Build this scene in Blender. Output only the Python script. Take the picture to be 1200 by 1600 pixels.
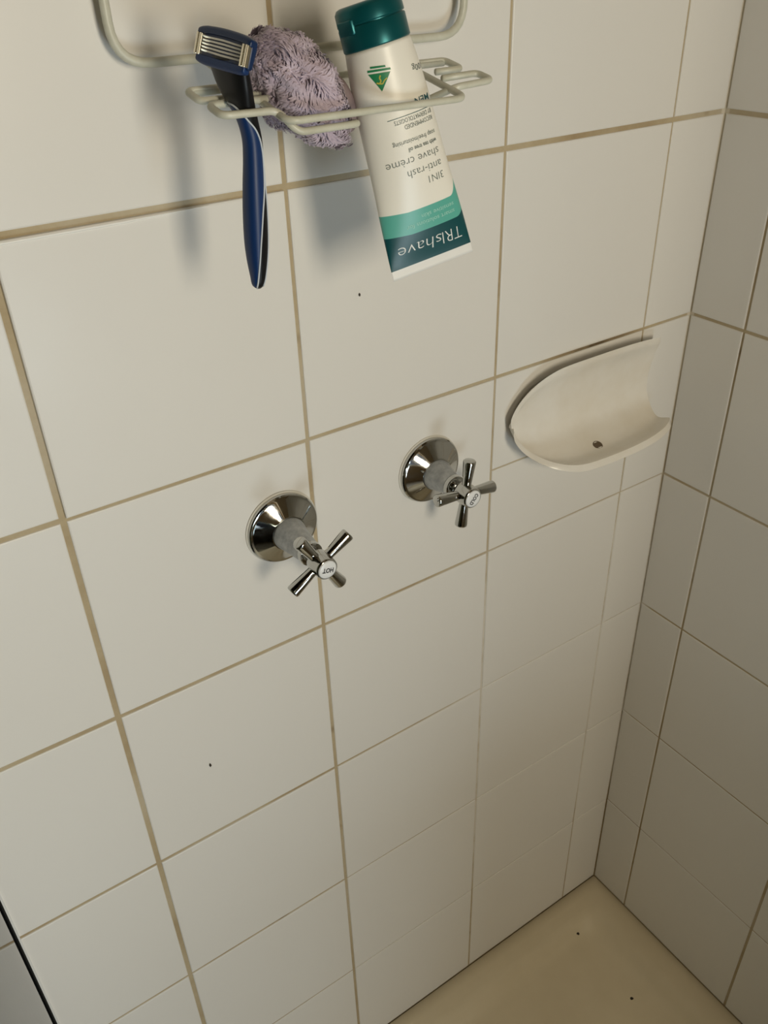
import bpy, bmesh, math, random
from mathutils import Vector, Matrix, noise

random.seed(7)
for o in list(bpy.data.objects):
    bpy.data.objects.remove(o, do_unlink=True)
scene = bpy.context.scene
C = scene.collection

# ---------------------------------------------------------------- camera
cam_d = bpy.data.cameras.new('camera')
cam = bpy.data.objects.new('camera', cam_d)
C.objects.link(cam)
scene.camera = cam
right = Vector((0.8278131, -0.56024467, -0.02917842))
down = Vector((-0.32582713, -0.43779756, -0.83795583))
fwd = Vector((0.45668605, 0.70317794, -0.54495747))
m = Matrix.Identity(4)
for i in range(3):
    m[i][0], m[i][1], m[i][2] = right[i], -down[i], -fwd[i]
m[0][3], m[1][3], m[2][3] = -0.757909, -0.552425, 1.318711
cam.matrix_world = m
cam_d.sensor_fit = 'VERTICAL'
cam_d.sensor_height = 36.0
cam_d.lens = 1336.57 / 1600 * 36.0
cam_d.clip_start = 0.01

# ---------------------------------------------------------------- world, lights, exposure
world = bpy.data.worlds.new('world')
scene.world = world
world.use_nodes = True
bg = world.node_tree.nodes['Background']
bg.inputs['Color'].default_value = (0.75, 0.86, 1.0, 1)
bg.inputs['Strength'].default_value = 0.2

# unseen window behind the camera, tall and near to grade the light
WIN_X, WIN_Z, WIN_W, WIN_H, WIN_Y = -0.52, 1.00, 0.46, 1.56, -1.40
def area(name, loc, rot, sx, sy, power, col):
    d = bpy.data.lights.new(name, 'AREA')
    d.shape = 'RECTANGLE'; d.size = sx; d.size_y = sy
    d.energy = power; d.color = col
    o = bpy.data.objects.new(name, d)
    o.location = loc; o.rotation_euler = rot
    C.objects.link(o)
    return o
area('upper_sash_light', (-0.565, WIN_Y - 0.10, 1.37), (math.radians(90), 0, 0), 0.23, 0.44, 10.2, (1.0, 0.89, 0.69))
area('lower_fill_light', (-0.52, WIN_Y - 0.10, 0.46), (math.radians(90), 0, 0), 0.40, 0.50, 7.4, (0.78, 0.92, 1.0))  # cool fill added to brighten the lower wall

vs = scene.view_settings
vs.view_transform = 'Standard'
vs.look = 'None'
vs.exposure = 0.0
vs.gamma = 1.0
vs.use_curve_mapping = False

# ---------------------------------------------------------------- helpers
def link(name, mesh, mat=None, parent=None, smooth=True):
    if isinstance(mesh, bmesh.types.BMesh):
        me = bpy.data.meshes.new(name)
        bmesh.ops.recalc_face_normals(mesh, faces=mesh.faces[:])
        mesh.to_mesh(me); mesh.free()
    else:
        me = mesh
    if smooth:
        for p in me.polygons: p.use_smooth = True
    o = bpy.data.objects.new(name, me)
    C.objects.link(o)
    if mat is not None and not me.materials: me.materials.append(mat)
    if parent is not None: o.parent = parent
    return o

def empty(name, loc=(0, 0, 0)):
    o = bpy.data.objects.new(name, None)
    o.empty_display_size = 0.02
    o.location = loc
    C.objects.link(o)
    return o

def tag(o, label, cat, group=None):
    o['label'] = label; o['category'] = cat
    if group: o['group'] = group
    return o

def structure(o, label=None):
    o['kind'] = 'structure'
    if label: o['label'] = label
    return o

def bevel(o, w, seg=2, angle=40):
    b = o.modifiers.new('bevel', 'BEVEL')
    b.width = w; b.segments = seg; b.limit_method = 'ANGLE'; b.angle_limit = math.radians(angle)
    return o

def auto_smooth(o, angle=35):
    me = o.data
    bm = bmesh.new(); bm.from_mesh(me)
    for e in bm.edges:
        e.smooth = not (len(e.link_faces) == 2 and e.calc_face_angle(0) > math.radians(angle))
    bm.to_mesh(me); bm.free()
    return o

def bm_box(bm, x0, x1, y0, y1, z0, z1):
    v = [bm.verts.new(p) for p in ((x0,y0,z0),(x1,y0,z0),(x1,y1,z0),(x0,y1,z0),(x0,y0,z1),(x1,y0,z1),(x1,y1,z1),(x0,y1,z1))]
    for f in ((0,3,2,1),(4,5,6,7),(0,1,5,4),(1,2,6,5),(2,3,7,6),(3,0,4,7)):
        bm.faces.new([v[i] for i in f])

def box(name, x0, x1, y0, y1, z0, z1, mat, parent=None):
    bm = bmesh.new(); bm_box(bm, x0, x1, y0, y1, z0, z1)
    return link(name, bm, mat, parent, smooth=False)

def lathe(bm, prof, axis_o, axis_d, seg=64, close=False):
    """prof: list of (r, h) along axis_d from axis_o"""
    d = Vector(axis_d).normalized(); o = Vector(axis_o)
    a = d.orthogonal().normalized(); b = d.cross(a)
    rings = []
    for r, h in prof:
        if r < 1e-6:
            rings.append([bm.verts.new(o + d * h)])
        else:
            rings.append([bm.verts.new(o + d * h + (a * math.cos(t) + b * math.sin(t)) * r)
                          for t in (2 * math.pi * i / seg for i in range(seg))])
    for A, B in zip(rings, rings[1:]):
        n = seg
        for i in range(n):
            j = (i + 1) % n
            if len(A) == 1 and len(B) == 1: continue
            if len(A) == 1: bm.faces.new((A[0], B[i], B[j]))
            elif len(B) == 1: bm.faces.new((A[i], A[j], B[0]))
            else: bm.faces.new((A[i], A[j], B[j], B[i]))
    return rings

def fillet(pts, rad, seg=6, closed=False):
    """round the corners of a 3-D polyline"""
    pts = [Vector(p) for p in pts]; out = []
    n = len(pts)
    for i in range(n):
        if not closed and i in (0, n - 1):
            out.append(pts[i]); continue
        p, a, b = pts[i], pts[i - 1], pts[(i + 1) % n]
        u = (a - p); v = (b - p)
        r = min(rad, u.length * 0.48, v.length * 0.48)
        s, e = p + u.normalized() * r, p + v.normalized() * r
        for k in range(seg + 1):
            t = k / seg
            out.append(s * (1 - t) ** 2 + p * 2 * t * (1 - t) + e * t * t)
    return out

def tube(bm, pts, r, seg=10, closed=False, caps=True):
    pts = [Vector(p) for p in pts]
    n = len(pts)
    def tan(i):
        if closed: return (pts[(i + 1) % n] - pts[i - 1]).normalized()
        return (pts[min(i + 1, n - 1)] - pts[max(i - 1, 0)]).normalized()
    nrm = tan(0).orthogonal().normalized()
    rings = []
    for i in range(n):
        t = tan(i)
        nrm = (nrm - t * nrm.dot(t)).normalized()
        b = t.cross(nrm)
        ri = r[i] if isinstance(r, (list, tuple)) else r
        rings.append([bm.verts.new(pts[i] + (nrm * math.cos(a) + b * math.sin(a)) * ri)
                      for a in (2 * math.pi * k / seg for k in range(seg))])
    pairs = list(zip(rings, rings[1:]))
    if closed: pairs.append((rings[-1], rings[0]))
    for A, B in pairs:
        for k in range(seg):
            j = (k + 1) % seg
            bm.faces.new((A[k], A[j], B[j], B[k]))
    if caps and not closed:
        bm.faces.new(rings[0][::-1]); bm.faces.new(rings[-1])

def interp(tab, x):
    """piecewise smooth (Catmull-Rom in value) table lookup"""
    n = len(tab)
    if x <= tab[0][0]: return tab[0][1]
    if x >= tab[-1][0]: return tab[-1][1]
    for i in range(n - 1):
        if x <= tab[i + 1][0]:
            x0, y0 = tab[i]; x1, y1 = tab[i + 1]
            t = (x - x0) / (x1 - x0)
            def slope(k):
                if k == 0: return (tab[1][1] - tab[0][1]) / (tab[1][0] - tab[0][0])
                if k == n - 1: return (tab[-1][1] - tab[-2][1]) / (tab[-1][0] - tab[-2][0])
                return (tab[k + 1][1] - tab[k - 1][1]) / (tab[k + 1][0] - tab[k - 1][0])
            m0, m1 = slope(i) * (x1 - x0), slope(i + 1) * (x1 - x0)
            t2, t3 = t * t, t * t * t
            return (2*t3 - 3*t2 + 1) * y0 + (t3 - 2*t2 + t) * m0 + (-2*t3 + 3*t2) * y1 + (t3 - t2) * m1

# ---------------------------------------------------------------- materials
def mat(name, col, rough=0.5, metal=0.0, spec=0.5, coat=0.0, sheen=0.0):
    M = bpy.data.materials.new(name); M.use_nodes = True
    b = M.node_tree.nodes['Principled BSDF']
    b.inputs['Base Color'].default_value = (*col, 1)
    b.inputs['Roughness'].default_value = rough
    b.inputs['Metallic'].default_value = metal
    b.inputs['Specular IOR Level'].default_value = spec
    b.inputs['Coat Weight'].default_value = coat
    b.inputs['Sheen Weight'].default_value = sheen
    return M

class N:
    """tiny node helper"""
    def __init__(s, M): s.t = M.node_tree; s.b = s.t.nodes['Principled BSDF']
    def new(s, typ, **kw):
        n = s.t.nodes.new(typ)
        for k, v in kw.items():
            if k.startswith('i_'): n.inputs[int(k[2:])].default_value = v
            else: setattr(n, k, v)
        return n
    def link(s, a, b): s.t.links.new(a, b)
    def noise(s, scale, detail=4, rough=0.55, coord=None, out='Fac'):
        n = s.new('ShaderNodeTexNoise'); n.inputs['Scale'].default_value = scale
        n.inputs['Detail'].default_value = detail; n.inputs['Roughness'].default_value = rough
        if coord is not None: s.link(coord, n.inputs['Vector'])
        return n.outputs[out]
    def ramp(s, fac, stops):
        r = s.new('ShaderNodeValToRGB'); e = r.color_ramp.elements
        while len(e) < len(stops): e.new(0.5)
        for el, (p, c) in zip(e, stops):
            el.position = p; el.color = (*c, 1) if len(c) == 3 else c
        s.link(fac, r.inputs['Fac']); return r.outputs['Color']
    def mix(s, fac, a, b):
        n = s.new('ShaderNodeMix', data_type='RGBA')
        for sock, val in ((n.inputs[0], fac), (n.inputs[6], a), (n.inputs[7], b)):
            if hasattr(val, 'is_output'): s.link(val, sock)
            else: sock.default_value = val if not isinstance(val, tuple) or len(val) == 4 else (*val, 1)
        return n.outputs[2]
    def math(s, op, a, b=0.0, clamp=False):
        n = s.new('ShaderNodeMath', operation=op, use_clamp=clamp)
        for i, v in enumerate((a, b)):
            if hasattr(v, 'is_output'): s.link(v, n.inputs[i])
            else: n.inputs[i].default_value = v
        return n.outputs[0]
    def step(s, v, lo, hi):
        n = s.new('ShaderNodeMapRange', interpolation_type='SMOOTHSTEP')
        s.link(v, n.inputs[0]); n.inputs[1].default_value = lo; n.inputs[2].default_value = hi
        return n.outputs[0]
    def bump(s, h, strength, dist):
        n = s.new('ShaderNodeBump'); n.inputs['Strength'].default_value = strength
        n.inputs['Distance'].default_value = dist
        s.link(h, n.inputs['Height']); s.link(n.outputs[0], s.b.inputs['Normal'])

def world_pos(n): return n.new('ShaderNodeNewGeometry').outputs['Position']
def scaled(n, vec, sc):
    mp = n.new('ShaderNodeMapping'); mp.inputs['Scale'].default_value = sc
    n.link(vec, mp.inputs['Vector']); return mp.outputs[0]

# glazed wall tile: off-white glaze, faint scum streaks, tiny undulation
M_TILE = mat('glazed_tile', (0.78, 0.76, 0.72), 0.3, spec=0.35)
n = N(M_TILE); pos = world_pos(n)
streak = n.noise(7, 4, 0.5, scaled(n, pos, (1, 1, 0.35)))
rnd = n.new('ShaderNodeObjectInfo').outputs['Random']
c0 = n.mix(streak, (0.755, 0.735, 0.70), (0.785, 0.77, 0.735))
c1 = n.mix(n.math('MULTIPLY', rnd, 0.25), c0, (0.765, 0.74, 0.695))
n.link(c1, n.b.inputs['Base Color'])
n.link(n.ramp(n.noise(10, 3, 0.5, pos), [(0.3, (0.36,) * 3), (0.75, (0.46,) * 3)]), n.b.inputs['Roughness'])
n.bump(n.noise(16, 2, 0.5, pos), 0.03, 0.004)

# grout: tan, stained brown in runs, rubbed pale low down beside the corner
M_GROUT = mat('grout', (0.4, 0.32, 0.2), 0.9, spec=0.2)
n = N(M_GROUT); pos = world_pos(n)
g1 = n.noise(7, 5, 0.6, pos); g2 = n.noise(260, 3, 0.6, pos); g3 = n.noise(19, 3, 0.6, pos)
gc = n.ramp(g1, [(0.30, (0.36, 0.27, 0.155)), (0.5, (0.50, 0.415, 0.275)), (0.7, (0.54, 0.48, 0.37))])
gc = n.mix(n.math('MULTIPLY', g2, 0.3), gc, (0.30, 0.22, 0.13))
gc = n.mix(n.math('MULTIPLY', n.step(g3, 0.60, 0.72), 0.6), gc, (0.14, 0.095, 0.05))
sep = n.new('ShaderNodeSeparateXYZ'); n.link(pos, sep.inputs[0])
pale = n.math('MULTIPLY', n.step(sep.outputs[0], -0.40, -0.24), n.step(sep.outputs[2], 0.84, 0.70))
pale = n.math('MULTIPLY', pale, n.step(sep.outputs[2], 0.16, 0.30))
pale = n.math('MULTIPLY', pale, n.step(sep.outputs[1], -0.02, -0.002))
pale = n.math('MULTIPLY', pale, n.math('ADD', 0.55, n.math('MULTIPLY', n.step(g3, 0.62, 0.45), 0.4)))
gc = n.mix(pale, gc, (0.70, 0.66, 0.59))
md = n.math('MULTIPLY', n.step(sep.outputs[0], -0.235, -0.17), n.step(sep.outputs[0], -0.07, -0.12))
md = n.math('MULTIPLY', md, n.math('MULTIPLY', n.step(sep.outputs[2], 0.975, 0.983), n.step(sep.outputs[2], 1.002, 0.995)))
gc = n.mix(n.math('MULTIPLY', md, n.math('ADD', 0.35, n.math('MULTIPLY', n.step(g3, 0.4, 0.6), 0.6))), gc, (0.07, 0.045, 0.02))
crn = n.math('MULTIPLY', n.step(sep.outputs[0], -0.005, -0.0025), n.step(sep.outputs[1], -0.005, -0.0025))   # sealed corner
crn = n.math('MULTIPLY', crn, n.step(sep.outputs[2], 0.70, 0.95))
gc = n.mix(n.math('MULTIPLY', crn, 0.9), gc, (0.70, 0.645, 0.54))
n.link(gc, n.b.inputs['Base Color'])
n.bump(g2, 0.4, 0.0006)

M_TRAY = mat('cream_acrylic', (0.66, 0.57, 0.40), 0.33)
n = N(M_TRAY); pos = world_pos(n)
n.link(n.ramp(n.noise(9, 4, 0.6, pos), [(0.3, (0.64, 0.55, 0.385)), (0.7, (0.70, 0.61, 0.44))]), n.b.inputs['Base Color'])
n.link(n.ramp(n.noise(40, 4, 0.6, pos), [(0.3, (0.28,) * 3), (0.7, (0.42,) * 3)]), n.b.inputs['Roughness'])

M_CERAMIC = mat('aged_glazed_ceramic', (0.80, 0.76, 0.69), 0.14)
n = N(M_CERAMIC); pos = world_pos(n)
n.link(n.ramp(n.noise(16, 4, 0.6, pos), [(0.35, (0.76, 0.71, 0.62)), (0.65, (0.82, 0.79, 0.73))]), n.b.inputs['Base Color'])
n.link(n.ramp(n.noise(60, 3, 0.6, pos), [(0.35, (0.10,) * 3), (0.7, (0.22,) * 3)]), n.b.inputs['Roughness'])

M_CHROME = mat('chrome', (0.52, 0.52, 0.50), 0.07, 1.0)
n = N(M_CHROME); pos = world_pos(n)
n.link(n.ramp(n.noise(120, 4, 0.6, pos), [(0.4, (0.045,) * 3), (0.75, (0.16,) * 3)]), n.b.inputs['Roughness'])
M_DULL = mat('limescaled_metal', (0.44, 0.45, 0.46), 0.42, 0.75)
n = N(M_DULL); pos = world_pos(n)
n.link(n.ramp(n.noise(150, 4, 0.6, pos), [(0.35, (0.34, 0.35, 0.36)), (0.7, (0.52, 0.53, 0.53))]), n.b.inputs['Base Color'])
M_GASKET = mat('silicone_ring', (0.66, 0.64, 0.58), 0.6)
M_CAP = mat('white_plastic_button', (0.80, 0.81, 0.82), 0.25)
M_INK = mat('black_print', (0.012, 0.012, 0.014), 0.5)

M_WIRE = mat('coated_wire', (0.60, 0.595, 0.50), 0.38)
n = N(M_WIRE); pos = world_pos(n)
n.link(n.ramp(n.noise(60, 4, 0.6, pos), [(0.3, (0.52, 0.51, 0.41)), (0.7, (0.64, 0.635, 0.54))]), n.b.inputs['Base Color'])

M_BLACK = mat('black_rubber', (0.004, 0.004, 0.005), 0.42, spec=0.35)
M_SEAL = mat('black_seal_rubber', (0.004, 0.004, 0.004), 0.9, spec=0.05)
M_BLUE = mat('blue_rubber', (0.002, 0.027, 0.118), 0.45)
M_NAVY = mat('navy_plastic', (0.003, 0.020, 0.078), 0.38)
M_TRIM = mat('white_trim', (0.55, 0.60, 0.66), 0.4)
M_STEEL = mat('blade_steel', (0.50, 0.48, 0.43), 0.3, 1.0)
M_SILVER = mat('silver_clip', (0.80, 0.74, 0.60), 0.2, 1.0)

M_LILAC = mat('lilac_pile', (0.42, 0.34, 0.44), 0.85, spec=0.2, sheen=0.3)
n = N(M_LILAC); pos = world_pos(n)
n.link(n.ramp(n.noise(90, 4, 0.6, pos), [(0.3, (0.46, 0.375, 0.455)), (0.7, (0.60, 0.51, 0.60))]), n.b.inputs['Base Color'])
M_MAUVE = mat('shaded_mauve', (0.27, 0.205, 0.205), 0.7, spec=0.3)
n = N(M_MAUVE); pos = world_pos(n)
n.link(n.ramp(n.noise(70, 4, 0.6, pos), [(0.3, (0.20, 0.145, 0.145)), (0.7, (0.28, 0.215, 0.215))]), n.b.inputs['Base Color'])

M_PLASTER = mat('painted_plaster', (0.31, 0.235, 0.14), 0.8)
n = N(M_PLASTER); n.bump(n.noise(60, 3, 0.6, world_pos(n)), 0.1, 0.002)
M_CEIL = mat('ceiling_paint', (0.48, 0.40, 0.29), 0.85)
M_FLOOR = mat('bathroom_floor', (0.30, 0.25, 0.19), 0.5)
n = N(M_FLOOR)
n.link(n.ramp(n.noise(6, 5, 0.6, world_pos(n)), [(0.3, (0.26, 0.21, 0.16)), (0.7, (0.34, 0.29, 0.22))]), n.b.inputs['Base Color'])
M_PAINTW = mat('white_gloss_paint', (0.75, 0.75, 0.73), 0.35)
M_DRAIN = mat('drain_stain', (0.12, 0.085, 0.05), 0.6)
M_LIT_EDGE = mat('lit_edge_white', (0.88, 0.87, 0.84), 0.5)
M_DIRT = mat('dark_dirt', (0.035, 0.025, 0.015), 0.8)

# ---------------------------------------------------------------- room shell
FL = -0.09
def wall(name, x0, x1, y0, y1, z0, z1, mt): return structure(box(name, x0, x1, y0, y1, z0, z1, mt))
RX0, RY0, CEIL = -2.3, WIN_Y, 2.45
wall_back = wall('wall_back', RX0, 0.10, 0.0012, 0.10, FL, CEIL, M_GROUT)
wall_right = wall('wall_right', 0.0012, 0.10, RY0, 0.0012, FL, CEIL, M_GROUT)
wall('wall_left', RX0 - 0.1, RX0, RY0, 0.10, FL, CEIL, M_PLASTER)
wall('ceiling', RX0 - 0.1, 0.10, RY0 - 0.1, 0.10, CEIL, CEIL + 0.1, M_CEIL)
wall('floor', RX0 - 0.1, 0.10, RY0 - 0.1, 0.10, FL - 0.1, FL, M_FLOOR)
# front wall with a real window opening
bm = bmesh.new()
wx0, wx1, wz0, wz1 = WIN_X - WIN_W / 2, WIN_X + WIN_W / 2, WIN_Z - WIN_H / 2, WIN_Z + WIN_H / 2
y0, y1 = RY0 - 0.1, RY0
for b in ((RX0 - 0.1, wx0, FL, CEIL), (wx1, 0.10, FL, CEIL), (wx0, wx1, FL, wz0), (wx0, wx1, wz1, CEIL)):
    bm_box(bm, b[0], b[1], y0, y1, b[2], b[3])
structure(link('wall_front', bm, M_PLASTER, smooth=False))
win = structure(empty('window_1', (WIN_X, RY0 - 0.05, wz0)))
bm = bmesh.new()
t = 0.035
for b in ((-WIN_W/2, -WIN_W/2 + t, 0, WIN_H), (WIN_W/2 - t, WIN_W/2, 0, WIN_H),
          (-WIN_W/2 + t, WIN_W/2 - t, 0, t), (-WIN_W/2 + t, WIN_W/2 - t, WIN_H - t, WIN_H),
          (-WIN_W/2 + t, WIN_W/2 - t, WIN_H/2 - 0.015, WIN_H/2 + 0.015)):
    bm_box(bm, b[0], b[1], -0.02, 0.02, b[2], b[3])
link('window_frame', bm, M_PAINTW, win, smooth=False)

bm = bmesh.new()                                     # unseen wall added to shade the corner: full height, then a low half
bm_box(bm, -0.298, 0.0, -1.02, -0.91, FL, CEIL); bm_box(bm, -0.53, -0.298, -1.02, -0.91, FL, 0.60)
structure(link('shade_wall', bm, M_PLASTER, smooth=False))
# ---------------------------------------------------------------- tiles
T_TILE = 0.0045
tile_mesh_cache = {}
def tile_mesh(w, h):
    key = (round(w, 5), round(h, 5))
    if key in tile_mesh_cache: return tile_mesh_cache[key]
    # face in local XZ, front toward -Y, origin at the centre of the front face
    bm = bmesh.new()
    def ring(inset, y):
        a, b = w / 2 - inset, h / 2 - inset
        return [bm.verts.new(p) for p in ((-a, y, -b), (a, y, -b), (a, y, b), (-a, y, b))]
    rs = [ring(0, T_TILE), ring(0, 0.0011), ring(0.0003, 0.0004), ring(0.0012, 0.0)]
    for A, B in zip(rs, rs[1:]):
        for i in range(4): bm.faces.new((A[i], A[(i + 1) % 4], B[(i + 1) % 4], B[i]))
    bm.faces.new(rs[-1])
    bmesh.ops.recalc_face_normals(bm, faces=bm.faces[:])
    me = bpy.data.meshes.new('tile'); bm.to_mesh(me); bm.free()
    me.materials.append(M_TILE)
    tile_mesh_cache[key] = me
    return me

def place_tile(parent, cx, cy, cz, w, h, rz, proud=0.0, tilt=True):
    o = bpy.data.objects.new('tile', tile_mesh(w, h))
    C.objects.link(o); o.parent = parent
    o.location = (cx, cy, cz)
    k = math.radians(0.13) if tilt else 0
    o.rotation_euler = (random.uniform(-k, k), 0, rz + random.uniform(-k, k))
    return o

# joints: (position, width)
R0, H, W = 1.18682, 0.19801, 0.2
rows = [(0.0, 0.0012)] + [(R0 - H * k, jw) for k, jw in ((5, 0.0020), (4, 0.0023), (3, 0.0028), (2, 0.0030), (1, 0.0032), (0, 0.0042),
        (-1, 0.0042), (-2, 0.0042), (-3, 0.0042), (-4, 0.0042))]
# the joints of the back wall were laid wider on the left than in the corner
row_scale = [0.62, 0.70, 0.95, 1.30, 1.40, 1.40, 1.40]
def jw_back(k, i):
    w_ = rows[k][1]
    return w_ if k == 0 or k >= 6 else w_ * (row_scale[i] if k < 5 else max(0.95, row_scale[i] * 0.9))
cols = [(-0.0, 0.0018), (-0.07222, 0.0024), (-0.27107, 0.0027), (-0.47107, 0.0036), (-0.67107, 0.0045), (-0.87107, 0.0045),
        (-1.07107, 0.0045), (-1.27107, 0.0045)]
CUT = 0.8890                                       # joint under the soap dish
for i in range(len(cols) - 1):
    xr, wr = cols[i]; xl, wl = cols[i + 1]
    for k in range(len(rows) - 1):
        z0, w0 = rows[k][0], jw_back(k, i); z1, w1 = rows[k + 1][0], jw_back(k + 1, i)
        spans = [(z0 + w0 / 2, z1 - w1 / 2)]
        if i == 1 and abs(z1 - (R0 - H)) < 1e-4:
            spans = [(z0 + w0 / 2, CUT - 0.0008), (CUT + 0.0008, z1 - w1 / 2)]
        for a, b in spans:
            x0, x1 = xl + wl / 2, xr - wr / 2
            proud = 0.0
            o = place_tile(wall_back, (x0 + x1) / 2, 0.0, (a + b) / 2, x1 - x0, b - a, 0)
            if i == 3 and abs(z1 - R0) < 1e-4:     # this one was set slightly proud: its top edge catches light
                o.location.y = -0.0020; o.rotation_euler = (math.radians(0.15), 0, math.radians(0.35))
bm = bmesh.new()  # pale strip painting in the light on the proud tile's top edge
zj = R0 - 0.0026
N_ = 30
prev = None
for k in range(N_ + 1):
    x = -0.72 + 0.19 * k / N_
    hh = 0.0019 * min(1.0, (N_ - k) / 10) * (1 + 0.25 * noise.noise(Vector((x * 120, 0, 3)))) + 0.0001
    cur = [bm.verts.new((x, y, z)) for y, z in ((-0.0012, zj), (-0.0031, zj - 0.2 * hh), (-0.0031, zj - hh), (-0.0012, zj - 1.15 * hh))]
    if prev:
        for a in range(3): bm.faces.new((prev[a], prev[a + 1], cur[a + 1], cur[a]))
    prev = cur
bd = link('sealant_or_lit_edge', bm, M_LIT_EDGE, wall_back); bd['label'] = 'pale strip drawn as a lit tile edge'
ycols = [(-0.0, 0.0016), (-0.06684, 0.0028), (-0.26303, 0.0036)] + [(-0.26303 - 0.198 * k, 0.0036) for k in range(1, 6)]
for i in range(len(ycols) - 1):
    yr, wr = ycols[i]; yl, wl = ycols[i + 1]
    for k in range(len(rows) - 1):
        z0, w0 = rows[k]; z1, w1 = rows[k + 1]
        a, b = z0 + w0 * 0.5, z1 - w1 * 0.5
        y0, y1 = yl + wl / 2, yr - wr / 2
        place_tile(wall_right, 0.0, (y0 + y1) / 2, (a + b) / 2, y1 - y0, b - a, math.radians(-90))

# ---------------------------------------------------------------- shower tray
tray = empty('shower_tray', (-0.40, -0.45, FL))
tag(tray, 'cream shower tray with a raised edge against the tiled corner', 'shower tray')
TX0, TX1, TY0, TY1 = -0.815, 0.0010, -0.90, 0.0010
bm = bmesh.new()
def rr(inset, z, rad, seg=7):
    x0, x1, y0, y1 = TX0 + inset, TX1 - inset, TY0 + inset, TY1 - inset
    pts = []
    for (cx, cy, a0) in ((x1 - rad, y1 - rad, 0), (x0 + rad, y1 - rad, 90), (x0 + rad, y0 + rad, 180), (x1 - rad, y0 + rad, 270)):
        for k in range(seg + 1):
            a = math.radians(a0 + 90 * k / seg)
            pts.append((cx + rad * math.cos(a) - tray.location.x, cy + rad * math.sin(a) - tray.location.y, z - FL))
    return [bm.verts.new(p) for p in pts]
prof = [(0.0, FL, 0.002), (0.0, -0.004, 0.002), (0.002, 0.0, 0.003), (0.020, -0.0015, 0.012), (0.034, -0.003, 0.02), (0.040, -0.005, 0.026), (0.046, -0.010, 0.032),
        (0.052, -0.017, 0.038), (0.059, -0.0225, 0.045), (0.068, -0.0255, 0.055), (0.085, -0.027, 0.07), (0.30, -0.036, 0.1)]
rings = [rr(*p) for p in prof]
for A, B in zip(rings, rings[1:]):
    for i in range(len(A)):
        j = (i + 1) % len(A)
        bm.faces.new((A[i], A[j], B[j], B[i]))
bm.faces.new(rings[-1]); bm.faces.new(rings[0][::-1])
tb = link('basin', bm, M_TRAY, tray)
bm = bmesh.new()
lathe(bm, [(0.0, 0.002), (0.03, 0.002), (0.042, 0.0015), (0.045, -0.003)], (0, 0, -0.036 - FL), (0, 0, 1), 40)
link('waste_outlet', bm, M_CHROME, tray)

# ---------------------------------------------------------------- shower screen (glass beside the camera)
scr = empty('shower_screen', (-0.8075, -0.36, 0.0))
tag(scr, 'clear glass shower screen with black wall seal beside the left tiles', 'shower screen')
M_GLASS = bpy.data.materials.new('clear_glass'); M_GLASS.use_nodes = True
nt = M_GLASS.node_tree; nt.nodes.clear()
out = nt.nodes.new('ShaderNodeOutputMaterial'); mx = nt.nodes.new('ShaderNodeMixShader')
tr = nt.nodes.new('ShaderNodeBsdfTransparent'); tr.inputs[0].default_value = (0.80, 0.92, 0.90, 1)
gl = nt.nodes.new('ShaderNodeBsdfGlossy'); gl.inputs['Roughness'].default_value = 0.03
fr = nt.nodes.new('ShaderNodeFresnel'); fr.inputs[0].default_value = 1.45
nt.links.new(fr.outputs[0], mx.inputs[0]); nt.links.new(tr.outputs[0], mx.inputs[1]); nt.links.new(gl.outputs[0], mx.inputs[2])
nt.links.new(mx.outputs[0], out.inputs[0])
box('glass_panel', -0.003, 0.003, -0.35, 0.345, 0.02, 1.90, M_GLASS, scr)
box('wall_seal', -0.0050, 0.0040, 0.340, 0.360, 0.01, 1.90, M_SEAL, scr)
box('sealant_or_lit_edge', 0.0040, 0.0056, 0.358, 0.360, 0.01, 1.90, M_PAINTW, scr)
box('bottom_rail', -0.005, 0.005, -0.36, 0.339, 0.0, 0.021, M_CHROME, scr)

# ---------------------------------------------------------------- taps
def text_mesh(s, width=None, height=None, bold=0.0, shear=0.0, spacing=1.0):
    """flat text in local XY, baseline at y=0, centred on x; scaled to width / cap height"""
    cu = bpy.data.curves.new('txt', 'FONT'); cu.body = s; cu.resolution_u = 3
    cu.offset = bold; cu.shear = shear; cu.space_character = spacing
    ob = bpy.data.objects.new('txt', cu); C.objects.link(ob)
    dg = bpy.context.evaluated_depsgraph_get()
    me = bpy.data.meshes.new_from_object(ob.evaluated_get(dg))
    bpy.data.objects.remove(ob); bpy.data.curves.remove(cu)
    xs = [v.co.x for v in me.vertices]
    x0, x1 = min(xs), max(xs)
    sx = (width / (x1 - x0)) if width else None
    sy = (height / 0.73) if height else sx       # cap height of the built-in face is about 0.73
    if sx is None: sx = sy
    for v in me.vertices:
        v.co.x = (v.co.x - (x0 + x1) / 2) * sx; v.co.y *= sy; v.co.z = 0
    return me

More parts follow.
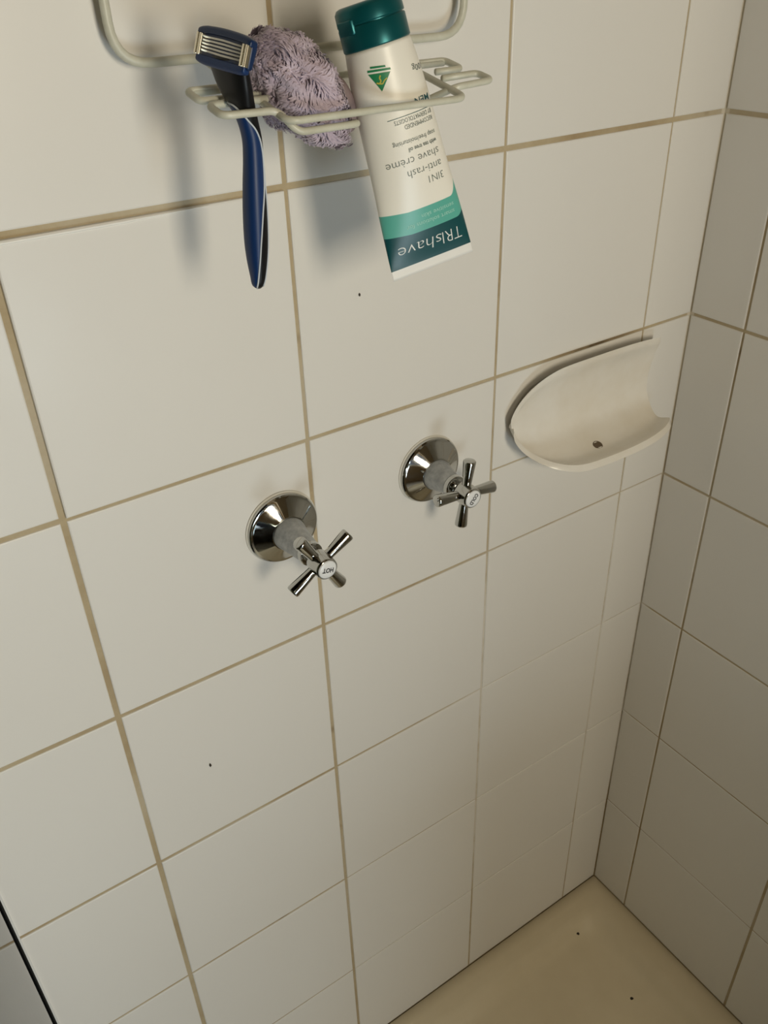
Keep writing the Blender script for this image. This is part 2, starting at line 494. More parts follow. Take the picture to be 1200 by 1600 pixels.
def make_tap(name, loc, dep, ang, word, tang, label):
    root = empty(name, loc); tag(root, label, 'tap', 'cross-handled taps on the tiled wall')
    ax = (0, -1, 0)
    bm = bmesh.new(); lathe(bm, [(0.0, 0.0002), (0.0335, 0.0002), (0.0335, 0.0010), (0.0325, 0.0016), (0.0, 0.0016)], (0, 0, 0), ax, 72)
    auto_smooth(link('gasket', bm, M_GASKET, root))
    bm = bmesh.new()
    lathe(bm, [(0.0, 0.0016), (0.0318, 0.0016), (0.0322, 0.0022), (0.0322, 0.0045), (0.0312, 0.0056), (0.0298, 0.0060), (0.0290, 0.0064),
               (0.0162, 0.0131), (0.0155, 0.0136), (0.0145, 0.0137), (0.0, 0.0137)], (0, 0, 0), ax, 96)
    auto_smooth(link('flange', bm, M_CHROME, root), 28)
    e = dep - 0.022                                  # where the sleeve ends
    bm = bmesh.new()
    lathe(bm, [(0.0, 0.0130), (0.0146, 0.0130), (0.0146, 0.0160), (0.0138, 0.0185), (0.0100, e - 0.009), (0.0098, e - 0.0075), (0.0, e - 0.0075)], (0, 0, 0), ax, 64)
    auto_smooth(link('sleeve', bm, M_DULL, root), 40)
    bm = bmesh.new()
    lathe(bm, [(0.0, e - 0.008), (0.0103, e - 0.008), (0.0106, e - 0.006), (0.0102, e - 0.0035), (0.0090, e - 0.003), (0.0062, e - 0.003), (0.0060, e + 0.003),
               (0.0, e + 0.003)], (0, 0, 0), ax, 48)
    auto_smooth(link('spindle', bm, M_CHROME, root), 40)
    hd = empty('handle', (0, 0, 0)); hd.parent = root
    bm = bmesh.new()
    lathe(bm, [(0.0, e), (0.0060, e), (0.0078, e + 0.0015), (0.0098, e + 0.006), (0.0100, e + 0.014), (0.0096, e + 0.018), (0.0095, e + 0.0195), (0.0091, e + 0.0212), (0.0084, e + 0.0216),
               (0.0080, e + 0.0208), (0.0, e + 0.0208)], (0, 0, 0), ax, 64)
    auto_smooth(link('hub', bm, M_CHROME, hd), 50)
    for k in range(4):
        a = math.radians(ang + 90 * k)
        d = Vector((math.cos(a), 0, math.sin(a)))
        bm = bmesh.new()
        lathe(bm, [(0.0, 0.004), (0.0040, 0.004), (0.0041, 0.0090), (0.0057, 0.0305), (0.0055, 0.0317), (0.0048, 0.0323), (0.0, 0.0324)], (0, -(e + 0.0105), 0), d, 40)
        auto_smooth(link('arm', bm, M_CHROME, hd), 40)
    bm = bmesh.new()
    lathe(bm, [(0.0079, e + 0.0206), (0.0079, e + 0.0217), (0.0074, e + 0.0222), (0.004, e + 0.0224), (0.0, e + 0.0225)], (0, 0, 0), ax, 48)
    cap = link('button', bm, M_CAP, root); cap['label'] = 'white round button'
    me = text_mesh(word, width=0.0098 if word == 'HOT' else 0.0112, height=0.0042, bold=0.03)
    ta = math.radians(tang)
    tx = Vector((math.cos(ta), 0, math.sin(ta))); ty = Vector((-math.sin(ta), 0, math.cos(ta)))
    for v in me.vertices:
        v.co = tx * v.co.x + ty * (v.co.y - 0.0017) + Vector((0, -(e + 0.02262), 0))
    link('lettering', me, M_INK, cap, smooth=False)
    return root
make_tap('shower_tap', (-0.5031, 0, 0.9168), 0.0765, 32.2, 'HOT', 165, 'chrome cross-handle tap with HOT on its white button')
make_tap('shower_tap', (-0.3488, 0, 0.9192), 0.0665, 82.6, 'COLD', -130, 'chrome cross-handle tap with COLD on its white button')

# ---------------------------------------------------------------- ceramic soap dish
dish = empty('soap_dish', (-0.156, 0, 0.93))
tag(dish, 'cream glazed ceramic soap dish shaped like a shell, fixed beside the corner', 'soap dish')
bm = bmesh.new()
NA, NB = 56, 30
CX, LX = -0.156, 0.0945
def catmull(pts, nn):
    P = [Vector(p) for p in pts]; out = []
    P = [P[0] * 2 - P[1]] + P + [P[-1] * 2 - P[-2]]
    segs = len(P) - 3
    for i in range(nn + 1):
        u = i / nn * segs; k = min(int(u), segs - 1); t = u - k
        p0, p1, p2, p3 = P[k:k + 4]
        out.append(0.5 * ((2 * p1) + (p2 - p0) * t + (2 * p0 - 5 * p1 + 4 * p2 - p3) * t * t + (3 * p1 - p0 - 3 * p2 + p3) * t ** 3))
    return out
inner, outer = [], []
XL, XE, XR = -0.2555, -0.190, -0.0605              # left tip, start of the rounded left end, open right end
for i in range(NA + 1):
    u = i / NA
    if u < 0.5:                                     # rounded end: even steps in angle
        th_ = math.pi / 2 * (1 - u / 0.5)
        sn = math.sin(th_); c = max(math.cos(th_), 0.002)
        x = XE + (XL - XE) * sn ** 0.85
    else:
        x = XE + (XR - XE) * (u - 0.5) / 0.5; c = 1.0; sn = 0.0
    q = (x - (-0.150)) / 0.092                      # -1 .. 1 around the middle of the lip
    g = math.sqrt(max(0.0, 1 - min(1, abs(q)) ** 2.2))
    cs = c ** 1.3
    zt = 0.936 + 0.0395 * c + 0.0065 * g * c - 0.002 * max(0, q) ** 3
    zb = 0.936 - 0.0390 * c + 0.003 * max(0, q) ** 3
    yb = 0.0115 + cs * (0.0235 + 0.0235 * g)
    yt = 0.0115 + cs * (0.001 + 0.006 * g)
    zm = 0.936 - 0.007 * c
    zf = zb - 0.0045 * cs
    pin = catmull([(0, -yt, zt), (0, -0.0060 - 0.002 * cs, zt * 0.6 + zm * 0.4), (0, -0.0048, zm), (0, -0.0060 - 0.003 * cs, zb * 0.6 + zm * 0.4), (0, -0.5 * yb - 0.003, zf), (0, -yb, zb)], NB)
    # outside: thin lip standing off the wall, body drawn in behind it
    pout = catmull([(0, -yt + 0.0005, zt + 0.0052 * c), (0, -0.55 * yt, zt - 0.004 * c), (0, 0.0, zt * 0.75 + zm * 0.25), (0, 0.0, zm), (0, -0.0003, zb * 0.7 + zm * 0.3), (0, -0.5 * yb, zf - 0.0065 * c), (0, -yb - 0.0030, zb - 0.0062 * c)], NB)
    inner.append([bm.verts.new((x - CX, p.y, p.z - 0.93)) for p in pin])
    ro = []
    for j_, p in enumerate(pout):
        w_ = max(0.0, 1 - c / 0.25) ** 2
        k_ = abs(j_ / NB - 0.5) * 2                 # 1 on the lips, 0 against the wall
        k_ += (1 - k_) * w_; p.y = min(p.y, -0.0075 * w_)
        ro.append(bm.verts.new((x - sn ** 2 * (0.0052 * (0.40 + 0.60 * min(1.0, c / 0.22)) * k_ ** 3 - 0.010 * (1 - k_ ** 2)) - CX, p.y, p.z - 0.93)))
    outer.append(ro)
for i in range(NA):
    for j in range(NB):
        bm.faces.new((inner[i][j], inner[i + 1][j], inner[i + 1][j + 1], inner[i][j + 1]))
        bm.faces.new((outer[i][j], outer[i][j + 1], outer[i + 1][j + 1], outer[i + 1][j]))
    for j in (0, NB):
        bm.faces.new((inner[i][j], inner[i + 1][j], outer[i + 1][j], outer[i][j]))
for i in (NA,):
    for j in range(NB):
        bm.faces.new((inner[i][j], inner[i][j + 1], outer[i][j + 1], outer[i][j]))
bmesh.ops.remove_doubles(bm, verts=bm.verts[:], dist=0.0002)
edge_b = [e for e in bm.edges if e.is_boundary]
if edge_b: bmesh.ops.holes_fill(bm, edges=edge_b, sides=0)
so = link('bowl', bm, M_CERAMIC, dish)
bevel(so, 0.0026, 4, 45)
from mathutils.bvhtree import BVHTree
bvh = BVHTree.FromPolygons([v.co.copy() for v in so.data.vertices], [tuple(p.vertices) for p in so.data.polygons])
hit, hn, _, _ = bvh.ray_cast(Vector((0.0005, -0.0300, 0.02)), Vector((0, 0, -1)))
bm = bmesh.new()
lathe(bm, [(0.0, 0.0002), (0.0042, 0.0002), (0.0050, 0.0007), (0.0054, 0.0002), (0.0054, -0.002)], hit, hn if hn.z > 0 else -hn, 28)
dr = link('drain_hole', bm, M_DRAIN, dish); dr['label'] = 'small brown drain hole'

# ---------------------------------------------------------------- wire caddy
cad = empty('shower_caddy', (-0.47, -0.012, 1.2705))
tag(cad, 'white coated wire shower caddy hanging on the tiles above the taps', 'shower caddy')
def cw(name, pts, r, closed=False, rad=0.012, label=None):
    bm = bmesh.new()
    q = fillet(pts, rad, 7, closed) if rad else pts
    tube(bm, [Vector(p) - cad.location for p in q], r, 12, closed)
    return link(name, bm, M_WIRE, cad)
YB = -0.012
def zs(y): return 1.2705 + (y - YB) * 0.1974           # plane of the sloping shelf
rw = 0.0020
cw('back_frame', [(-0.579, YB, 1.2705), (-0.3262, YB, 1.2705), (-0.3262, YB, 1.66), (-0.579, YB, 1.66)], 0.0028, True, 0.022)
FYr = -0.125
cw('basket_rim', [(-0.526, YB - 0.004, 1.2695), (-0.531, FYr, zs(FYr)), (-0.4135, FYr, zs(FYr)), (-0.4092, YB - 0.004, 1.2695)], rw, False, 0.008)
cw('cross_wire', [(-0.5605, -0.072, zs(-0.072) + 0.001), (-0.386, -0.067, zs(-0.067) + 0.001)], rw, False, 0)
def side_loop(x_in, x_out, ya, yb_, dy):
    z = 0.002
    cw('side_loop', [(x_in, ya, zs(ya) + z), (x_out, ya + dy, zs(ya + dy) + z), (x_out, yb_ + dy, zs(yb_ + dy) + z), (x_in, yb_, zs(yb_) + z)], rw, False, 0.0045)
side_loop(-0.405, -0.3845, -0.0665, -0.0845, 0.0005)
side_loop(-0.522, -0.5625, -0.071, -0.088, -0.0005)
# the front pair runs on under the rim as one dipping wire
z = 0.002
cw('front_wire', [(-0.526, -0.0955, zs(-0.0955) + z), (-0.5615, -0.0955, zs(-0.0955) + z), (-0.5615, -0.1120, zs(-0.112) + z), (-0.5310, -0.1135, zs(-0.1135) + z),
                  (-0.5225, -0.1195, 1.2415), (-0.4840, -0.1185, 1.2415), (-0.4720, -0.0825, 1.2375), (-0.4260, -0.0800, 1.2385), (-0.4110, -0.1125, zs(-0.1125) + z), (-0.3805, -0.1085, zs(-0.1085) + z),
                  (-0.3805, -0.0940, zs(-0.094) + z), (-0.409, -0.0965, zs(-0.0965) + z)], rw, False, 0.005)

# ---------------------------------------------------------------- razor
RZ = Vector((-0.5450, -0.104, 1.1590))
raz = empty('razor', RZ)
tag(raz, 'blue and black handled razor hanging by its head from the wire caddy', 'razor')
wv = Vector((0.25, -0.95, -0.13)).normalized()
tv = Vector((0.33, -0.04, 0.94)); tv = (tv - wv * tv.dot(wv)).normalized()
nv = wv.cross(tv).normalized()                        # blades face this way
# spine stations: z, x, half-width(w), half-depth(n)
ST = [(1.1585, -0.5480, 0.0012, 0.0012), (1.1605, -0.5480, 0.0034, 0.0032), (1.1655, -0.5474, 0.0046, 0.0042), (1.1760, -0.5468, 0.0060, 0.0055), (1.1863, -0.5462, 0.0066, 0.0061),
      (1.2013, -0.5451, 0.0065, 0.0061), (1.2159, -0.5439, 0.0059, 0.0056), (1.2299, -0.5426, 0.0052, 0.0050), (1.2391, -0.5423, 0.0050, 0.0048),
      (1.2483, -0.5439, 0.0054, 0.0050), (1.2566, -0.5468, 0.0088, 0.0050), (1.2645, -0.5491, 0.0116, 0.0050), (1.2740, -0.5512, 0.0132, 0.0044), (1.2790, -0.5525, 0.0125, 0.0036)]
tx_ = [(s[0], s[1]) for s in ST]; tA = [(s[0], s[2]) for s in ST]; tB = [(s[0], s[3]) for s in ST]
def spine(zv): return Vector((interp(tx_, zv), -0.104, zv))
n0 = Vector((nv.x, nv.y, 0)).normalized(); w0_ = Vector((wv.x, wv.y, 0)).normalized()
def raz_pt(zv, phi, off=0.0):
    c, s = math.cos(phi), math.sin(phi)
    A, B = interp(tA, zv) + off, interp(tB, zv) + off
    k = (abs(c) ** 2.5 + abs(s) ** 2.5) ** (-1 / 2.5)
    return spine(zv) + n0 * (B * c * k) + w0_ * (A * s * k) - RZ
zv_list = [1.1585 + (1.2790 - 1.1585) * (k / 70) ** 1.0 for k in range(71)]
bm = bmesh.new(); rings = []
SEG = 40
for zv in zv_list: rings.append([bm.verts.new(raz_pt(zv, 2 * math.pi * k / SEG)) for k in range(SEG)])
for A, B in zip(rings, rings[1:]):
    for k in range(SEG): bm.faces.new((A[k], A[(k + 1) % SEG], B[(k + 1) % SEG], B[k]))
bm.faces.new(rings[0][::-1]); bm.faces.new(rings[-1])
link('handle', bm, M_BLACK, raz)
# blue grip panel, bounded by a pale trim line
tphi = [(1.1592, 22), (1.1610, 36), (1.1655, 44), (1.1760, 58), (1.1863, 68), (1.2013, 86), (1.2159, 108), (1.2299, 112), (1.2360, 104), (1.2391, 97), (1.2440, 80), (1.2483, 52), (1.2525, 26), (1.2560, -2), (1.2572, -28)]
def phi1(zv): return math.radians(interp(tphi, zv))
bm = bmesh.new(); rows_ = []
gz = [1.1592 + (1.2572 - 1.1592) * k / 80 for k in range(81)]
GS = 22
for zv in gz:
    a1 = phi1(zv); a0 = -min(math.radians(100), max(abs(a1), math.radians(30)))
    row = []
    for k in range(GS + 1):
        p = a0 + (a1 - a0) * k / GS
        row.append(bm.verts.new(raz_pt(zv, p, 0.00012 + 0.0004 * math.sin(math.pi * k / GS) ** 0.5)))
    rows_.append(row)
for A, B in zip(rows_, rows_[1:]):
    for k in range(GS): bm.faces.new((A[k], A[k + 1], B[k + 1], B[k]))
link('grip', bm, M_BLUE, raz)['label'] = 'blue rubber grip'
bm = bmesh.new(); tube(bm, [raz_pt(zv, phi1(zv), 0.0003) for zv in gz], 0.00050, 8)
tube(bm, [raz_pt(1.1600 + (1.2250 - 1.16) * k / 50, math.radians(interp([(1.16, 100), (1.1655, 108), (1.1863, 124), (1.205, 128), (1.225, 117)], 1.1600 + (1.2250 - 1.16) * k / 50)), 0.0002) for k in range(51)], 0.00042, 8)
link('trim_line', bm, M_TRIM, raz)['label'] = 'pale trim line'
# cartridge
HC = Vector((-0.5540, -0.1055, 1.2815))
def hp(w, t_, n_): return HC + wv * w + tv * t_ + nv * n_ - RZ
def head_block(name, mt, prof_tn, hw, curve=0.0, parent=None, bw=0.0012, steps=14):
    """extrude a closed (t, n) polygon along the head width; ends taper a little, top edge bows"""
    bm = bmesh.new(); rs = []
    for k in range(steps + 1):
        u = -1 + 2 * k / steps
        bow = curve * (1 - u * u)
        sc = 1 - 0.10 * max(0, abs(u) - 0.8) / 0.2
        rs.append([bm.verts.new(hp(u * hw, t_ * sc + (bow if t_ > 0 else -bow * 0.5), n_)) for t_, n_ in prof_tn])
    for A, B in zip(rs, rs[1:]):
        L = len(A)
        for i in range(L): bm.faces.new((A[i], A[(i + 1) % L], B[(i + 1) % L], B[i]))
    bm.faces.new(rs[0][::-1]); bm.faces.new(rs[-1])
    o = link(name, bm, mt, parent or raz)
    return bevel(o, bw, 3, 30)
ctr = empty('cartridge', (0, 0, 0)); ctr.parent = raz
head_block('housing', M_NAVY, [(-0.0062, -0.0035), (0.0060, -0.0045), (0.0062, 0.0002), (-0.0064, 0.0002)], 0.0200, 0.0008, ctr)
head_block('lubricating_strip', M_NAVY, [(0.0046, -0.004), (0.0082, -0.0038), (0.0086, -0.0004), (0.0078, 0.0012), (0.0046, 0.0014)], 0.0200, 0.0012, ctr)
head_block('guard_bar', M_BLUE, [(-0.0086, -0.003), (-0.0044, -0.003), (-0.0044, 0.0012), (-0.0078, 0.0014), (-0.0088, 0.0002)], 0.0185, 0.0006, ctr)
for k in range(5):
    t0 = -0.0034 + k * 0.0017
    head_block('blade', M_STEEL, [(t0, 0.0), (t0 + 0.0013, 0.0), (t0 + 0.0012, 0.0013), (t0 + 0.0002, 0.0008)], 0.0158, 0.0, ctr, 0.0001, 2)
for s in (-1, 1):
    bm = bmesh.new()
    x0, x1 = sorted((s * 0.0150, s * 0.0196))
    for (a, b, c0, c1) in ((x0, (x0 + x1) / 2 - 0.0004, 0.0, 0.0020), ((x0 + x1) / 2 + 0.0004, x1, -0.002, 0.0023)):
        vs_ = [bm.verts.new(hp(w_, t_, n_)) for w_ in (a, b) for t_, n_ in ((-0.0050, c0), (0.0052, c0), (0.0052, c1), (-0.0050, c1))]
        for f in ((0, 1, 2, 3), (7, 6, 5, 4), (0, 4, 5, 1), (1, 5, 6, 2), (2, 6, 7, 3), (3, 7, 4, 0)): bm.faces.new([vs_[q] for q in f])
    bevel(link('end_clip', bm, M_SILVER, ctr, smooth=False), 0.0004, 2)

# ---------------------------------------------------------------- lilac bath puff
PC = Vector((-0.5015, -0.0890, 1.2550))
puff = empty('bath_puff', PC)
tag(puff, 'fluffy lilac bath puff sitting in the wire caddy', 'bath puff')
e1 = Vector((0.66, 0.0, -0.75)).normalized()          # long axis, down to the right
e2 = Vector((0, -1, 0)); e3 = e1.cross(e2).normalized()
def puff_pt(d):
    p = Vector((d.x * 0.0395, d.y * 0.0280, d.z * 0.0215))
    k = 1 + 0.16 * noise.noise(d * 2.2) + 0.10 * noise.noise(d * 4.5 + Vector((3, 1, 7))) + 0.05 * noise.noise(d * 11)
    # narrower at the lower end
    k *= 1 - 0.10 * max(0, d.x); p.z *= 1 - 0.42 * max(0.0, d.x) ** 1.2; p.y *= 1 - 0.2 * max(0.0, d.x)
    p = p * k
    return e1 * p.x + e2 * p.y + e3 * p.z
bm = bmesh.new()
bmesh.ops.create_icosphere(bm, subdivisions=5, radius=1)
for v in bm.verts:
    d = v.co.normalized(); v.co = puff_pt(d) * 0.95
link('core', bm, M_LILAC, puff)
# pile: short curled strips
bm = bmesh.new()
rng = random.Random(3)
for i in range(15000):
    zz = rng.uniform(-1, 1); a = rng.uniform(0, 2 * math.pi); r_ = math.sqrt(1 - zz * zz)
    d = Vector((r_ * math.cos(a), r_ * math.sin(a), zz))
    p = puff_pt(d) * 0.945
    nn = (e1 * d.x / 0.036 + e2 * d.y / 0.0265 + e3 * d.z / 0.0245).normalized()
    f3 = d * 2.6
    fl = Vector((noise.noise(f3), noise.noise(f3 + Vector((9, 2, 4))), noise.noise(f3 + Vector((1, 8, 5))))) * 2.2 + Vector((rng.gauss(0, .12), rng.gauss(0, .12), rng.gauss(0, .12)))
    tg = (fl - nn * fl.dot(nn)).normalized()
    sd = nn.cross(tg)
    L = rng.uniform(0.0022, 0.0048); wd = rng.uniform(0.00035, 0.00075)
    prev = None
    lift = rng.uniform(0.10, 0.42)
    for k in range(4):
        u = k / 3
        q = p + tg * (L * u) + nn * (L * lift * math.sin(u * 2.2) + 0.0005)
        w_ = wd * (1 - 0.6 * u * u)
        va, vb = bm.verts.new(q + sd * w_), bm.verts.new(q - sd * w_)
        if prev: bm.faces.new((prev[0], va, vb, prev[1]))
        prev = (va, vb)
pile = link('pile', bm, M_LILAC, puff); pile['kind'] = 'stuff'
# smooth back toward the tube; its shade is painted in as dark mauve
bm = bmesh.new()
DC = Vector((0.0270, 0.008, -0.0075)); dn = Vector((0.80, -0.05, 0.25)).normalized()
lathe(bm, [(0.0, -0.005), (0.0165, -0.005), (0.0180, -0.002), (0.0175, 0.0015), (0.0150, 0.0042), (0.010, 0.0058), (0.0, 0.0062)], DC, dn, 48)
link('shaded_back', bm, M_MAUVE, puff)['label'] = 'smooth mauve back with painted-in shade'

# ---------------------------------------------------------------- shave cream tube
TO = Vector((-0.4308, -0.1170, 1.1514))
tub = empty('shave_cream_tube', TO)
tag(tub, 'white and teal shave cream tube standing cap-up in the wire caddy', 'tube')
AXT = Vector((-0.1863, 0.1639, 0.9687)).normalized()
SV = Vector((0.94, -0.23, 0.245)); SV = (SV - AXT * SV.dot(AXT)).normalized()
NVT = SV.cross(AXT).normalized()
hwT = [(0, 0.0280), (0.006, 0.0280), (0.03, 0.0268), (0.06, 0.0246), (0.085, 0.0232), (0.105, 0.0220), (0.12, 0.0204), (0.1295, 0.0190)]
hdT = [(0, 0.0006), (0.006, 0.0008), (0.02, 0.0048), (0.04, 0.0092), (0.065, 0.0138), (0.09, 0.0168), (0.11, 0.0184), (0.1295, 0.0187)]
def tube_pt(sfrac_ang, t_, off=0.0):
    a, b = interp(hwT, t_) + off, interp(hdT, t_) + off
    return SV * (a * math.sin(sfrac_ang)) + NVT * (b * math.cos(sfrac_ang)) + AXT * t_
NT, NS = 64, 72
bm = bmesh.new(); rings = []
uvl = bm.loops.layers.uv.new('uv')
tl = [0.1295 * k / NT for k in range(NT + 1)]
for t_ in tl: rings.append([bm.verts.new(tube_pt(2 * math.pi * k / NS, t_)) for k in range(NS)])
uvc = {}
for t_, ring_ in zip(tl, rings):
    for k, v in enumerate(ring_):
        a = 2 * math.pi * k / NS
        uvc[v] = (interp(hwT, t_) * math.sin(a) * 10 + 0.5, t_ * 5)
for A, B in zip(rings, rings[1:]):
    for k in range(NS):
        f = bm.faces.new((A[k], A[(k + 1) % NS], B[(k + 1) % NS], B[k]))
bm.faces.new(rings[0][::-1]); bm.faces.new(rings[-1])
for f in bm.faces:
    for l in f.loops: l[uvl].uv = uvc[l.vert]
# printed bands: white crimp, dark teal, light teal, white; each edge turns up at the right-hand side
M_TUBE = mat('printed_tube', (0.80, 0.78, 0.71), 0.35)
n = N(M_TUBE); uv = n.new('ShaderNodeUVMap', uv_map='uv').outputs[0]
sp = n.new('ShaderNodeSeparateXYZ'); n.link(uv, sp.inputs[0])
S = n.math('DIVIDE', n.math('SUBTRACT', sp.outputs[0], 0.5), 10.0)
T = n.math('DIVIDE', sp.outputs[1], 5.0)
def edge(base, s_turn, rise):
    q = n.math('DIVIDE', n.math('MAXIMUM', n.math('SUBTRACT', S, s_turn), 0.0), 0.006)
    q = n.math('POWER', n.math('MINIMUM', q, 1.0), 2.6)
    lq = n.math('MULTIPLY', n.math('MAXIMUM', n.math('SUBTRACT', -0.010, S), 0.0), 0.12)
    return n.math('ADD', n.math('ADD', base, lq), n.math('MULTIPLY', q, rise))
def above(e_): return n.step(n.math('SUBTRACT', T, e_), -0.00012, 0.00012)
col = n.mix(above(0.0060), (0.80, 0.79, 0.76, 1), (0.004, 0.066, 0.075, 1))
col = n.mix(above(edge(0.0250, 0.0205, 0.0035)), col, (0.105, 0.42, 0.345, 1))
col = n.mix(above(edge(0.0388, 0.0188, 0.0085)), col, (0.85, 0.82, 0.74, 1))
n.link(col, n.b.inputs['Base Color'])
link('tube_body', bm, M_TUBE, tub)
# cap
M_TEAL = mat('teal_cap', (0.003, 0.105, 0.118), 0.33, 0.5)
bm = bmesh.new()
rc = 0.0194
lathe(bm, [(0.0, 0.0), (rc - 0.0006, 0.0), (rc, 0.0006), (rc - 0.0001, 0.0115), (rc - 0.0006, 0.0121)], AXT * 0.1295, AXT, 72)
lathe(bm, [(rc - 0.0006, 0.0126), (rc - 0.0001, 0.0132), (rc - 0.0004, 0.0195), (rc - 0.0018, 0.0215), (rc - 0.004, 0.0222), (0.0, 0.0224)], AXT * 0.1295, AXT, 72)
lathe(bm, [(rc - 0.0014, 0.0118), (rc - 0.0014, 0.0130)], AXT * 0.1295, AXT, 72)
cap = auto_smooth(link('flip_cap', bm, M_TEAL, tub), 40)
bm = bmesh.new()
hd_ = (-SV * 0.93 + NVT * 0.36).normalized(); sd_ = AXT.cross(hd_)
o_ = AXT * 0.1415 + hd_ * (rc - 0.0012)
vs_ = [bm.verts.new(o_ + hd_ * x + sd_ * y + AXT * z_) for z_ in (-0.0035, 0.004) for x, y in ((-0.001, -0.007), (0.0014, -0.006), (0.0014, 0.006), (-0.001, 0.007))]
for f in ((3, 2, 1, 0), (4, 5, 6, 7), (0, 1, 5, 4), (1, 2, 6, 5), (2, 3, 7, 6), (3, 0, 4, 7)): bm.faces.new([vs_[q] for q in f])
bevel(link('hinge', bm, M_TEAL, cap), 0.0008, 3)

# printed lettering: reads upside down in place, starting at the right-hand side
def wrap(me, off=0.00018):
    for v in me.vertices:
        s_, t_ = v.co.x, v.co.y
        a = interp(hwT, t_)
        v.co = tube_pt(math.asin(max(-0.999, min(0.999, s_ / a))), t_, off)
    return me
def cut_to_right(me, smax):
    for v in me.vertices: v.co.x = min(v.co.x, smax)
def print_line(s, t_mid, s_right, width, cap_h, mt, bold=0.0, shear=0.0):
    me = text_mesh(s, width=width, height=cap_h, bold=bold, shear=shear)
    bmt = bmesh.new(); bmt.from_mesh(me)
    bmesh.ops.triangulate(bmt, faces=bmt.faces[:])
    bmt.to_mesh(me); bmt.free()
    for v in me.vertices:                              # turn by 180 degrees
        x, y = v.co.x, v.co.y
        v.co.x = s_right - width / 2 - x
        v.co.y = t_mid - (y - cap_h * 0.5)
    wrap(me)
    return link('printed_line', me, mt, body_, smooth=False)
body_ = [o for o in tub.children if o.name.startswith('tube_body')][0]
M_PW = mat('white_print', (0.78, 0.80, 0.78), 0.4)
M_PG = mat('grey_green_print', (0.10, 0.13, 0.115), 0.5)
M_PT = mat('dark_teal_print', (0.01, 0.085, 0.095), 0.5)
M_PL = mat('pale_teal_print', (0.36, 0.66, 0.58), 0.5)
MM = 0.001
def PL(txt, t_, sr, wd, ch, mt, bold=0.0, shear=0.0):      # s measured on the flattened label
    print_line(txt, t_ * MM, (0.86 * sr - 2.2) * MM, 0.86 * wd * MM, ch * MM, mt, bold, shear)
print_line('TRI', 15.4*MM, 22.6*MM, 13.4*MM, 8.2*MM, M_PW, -0.016)
print_line('shave', 15.4*MM, 8.6*MM, 29.5*MM, 7.8*MM, M_PW, -0.016, 0.10)
print_line('smart solutions for', 29.4*MM, 20.4*MM, 33.0*MM, 2.8*MM, M_PL)
print_line('sensitive skin', 33.6*MM, 20.6*MM, 22.6*MM, 2.8*MM, M_PL)
PL('3IN1', 53.2, 22.7, 12.2, 4.4, M_PG, -0.012)
PL('anti-rash', 59.6, 22.6, 26.5, 4.8, M_PG, -0.012)
PL('shave cr\u00e8me', 66.8, 22.6, 39.5, 4.8, M_PG, -0.012)
PL('with tea tree oil', 73.0, 22.6, 22.5, 2.5, M_PG, 0.012)
PL('soap free/moisturising', 77.6, 22.8, 32.5, 2.7, M_PG)
PL('RECOMMENDED', 85.6, 23.2, 22.5, 2.5, M_PG)
PL('BY DERMATOLOGISTS', 89.2, 23.4, 29.0, 2.5, M_PG)
PL('MEN', 96.6, 24.4, 12.6, 3.8, M_PT, 0.006)
print_line('100g', 113.0*MM, 19.8*MM, 8.6*MM, 3.2*MM, M_PG)
def print_poly(name, polys, mt, off):
    bm = bmesh.new()
    for pg in polys:
        bm.faces.new([bm.verts.new(((0.86 * x - 2.2) * MM, y * MM, 0)) for x, y in pg])
    bmesh.ops.triangulate(bm, faces=bm.faces[:])
    bmesh.ops.subdivide_edges(bm, edges=bm.edges[:], cuts=9, use_grid_fill=True)
    me = bpy.data.meshes.new(name); bm.to_mesh(me); bm.free()
    wrap(me, off)
    return link(name, me, mt, body_, smooth=False)
print_poly('printed_rule', [[(-9.5, 91.4), (22.8, 91.4), (22.8, 91.75), (-9.5, 91.75)]], M_PT, 0.00018)
M_GREEN = mat('green_print', (0.012, 0.20, 0.075), 0.45)
M_GOLD = mat('gold_print', (0.50, 0.42, 0.06), 0.45)
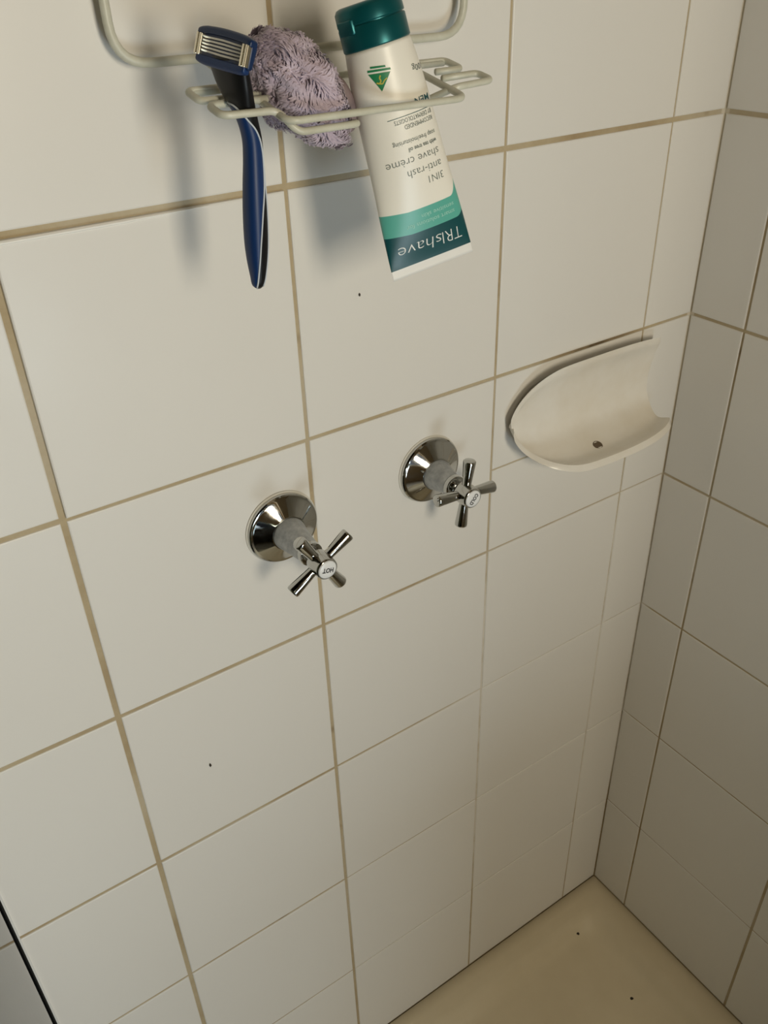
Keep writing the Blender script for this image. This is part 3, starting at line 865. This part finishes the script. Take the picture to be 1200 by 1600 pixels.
em = print_poly('emblem', [[(-13.6, 117.4), (-8.3, 107.4), (-0.4, 115.8)]], M_GREEN, 0.00022)
em['label'] = 'green triangle emblem with gold squiggle'
def stroke(pts, w_):
    out_ = []
    for (xa, ya), (xb, yb_) in zip(pts, pts[1:]):
        dx, dy = xb - xa, yb_ - ya; L = math.hypot(dx, dy); nx, ny = -dy / L * w_, dx / L * w_
        out_.append([(xa + nx, ya + ny), (xb + nx, yb_ + ny), (xb - nx, yb_ - ny), (xa - nx, ya - ny)])
    return out_
print_poly('emblem_squiggle', stroke([(-10.2, 112.2), (-8.6, 111.4), (-7.4, 112.6), (-7.9, 114.2), (-6.9, 115.4)], 0.40) + stroke([(-8.6, 111.4), (-6.9, 111.0), (-5.2, 112.5), (-3.4, 113.2)], 0.32), M_GOLD, 0.00032)
print_poly('emblem_bar', [[(-13.6, 118.3), (0.2, 116.6), (0.1, 117.7), (-13.4, 119.4)], [(-11.6, 119.9), (-2.6, 118.6), (-2.7, 119.6), (-11.5, 120.9)]], M_GREEN, 0.00022)

# ---------------------------------------------------------------- specks of dirt
def speck(loc, size, nrm, label):
    bm = bmesh.new()
    bmesh.ops.create_icosphere(bm, subdivisions=2, radius=1)
    for v in bm.verts:
        k = 1 + 0.4 * noise.noise(v.co * 2 + Vector(loc) * 50)
        v.co = Vector((v.co.x * size[0], v.co.y * size[1], v.co.z * size[2])) * k
    o = link('dirt_speck', bm, M_DIRT); o.location = loc
    tag(o, label, 'dirt')
speck((-0.0875, -0.0530, -0.0178), (0.0022, 0.0028, 0.0010), 2, 'dark speck of dirt in the tray near the tiled corner')
speck((-0.0900, -0.1710, -0.0272), (0.0026, 0.0022, 0.0010), 2, 'dark speck of dirt on the open tray floor')
speck((-0.6035, -0.0005, 0.6865), (0.0010, 0.0006, 0.0024), 1, 'tiny dark speck on the tile below the hot tap')
speck((-0.4150, -0.0004, 1.0985), (0.0009, 0.0005, 0.0014), 1, 'tiny dark speck on the tile below the cream tube')
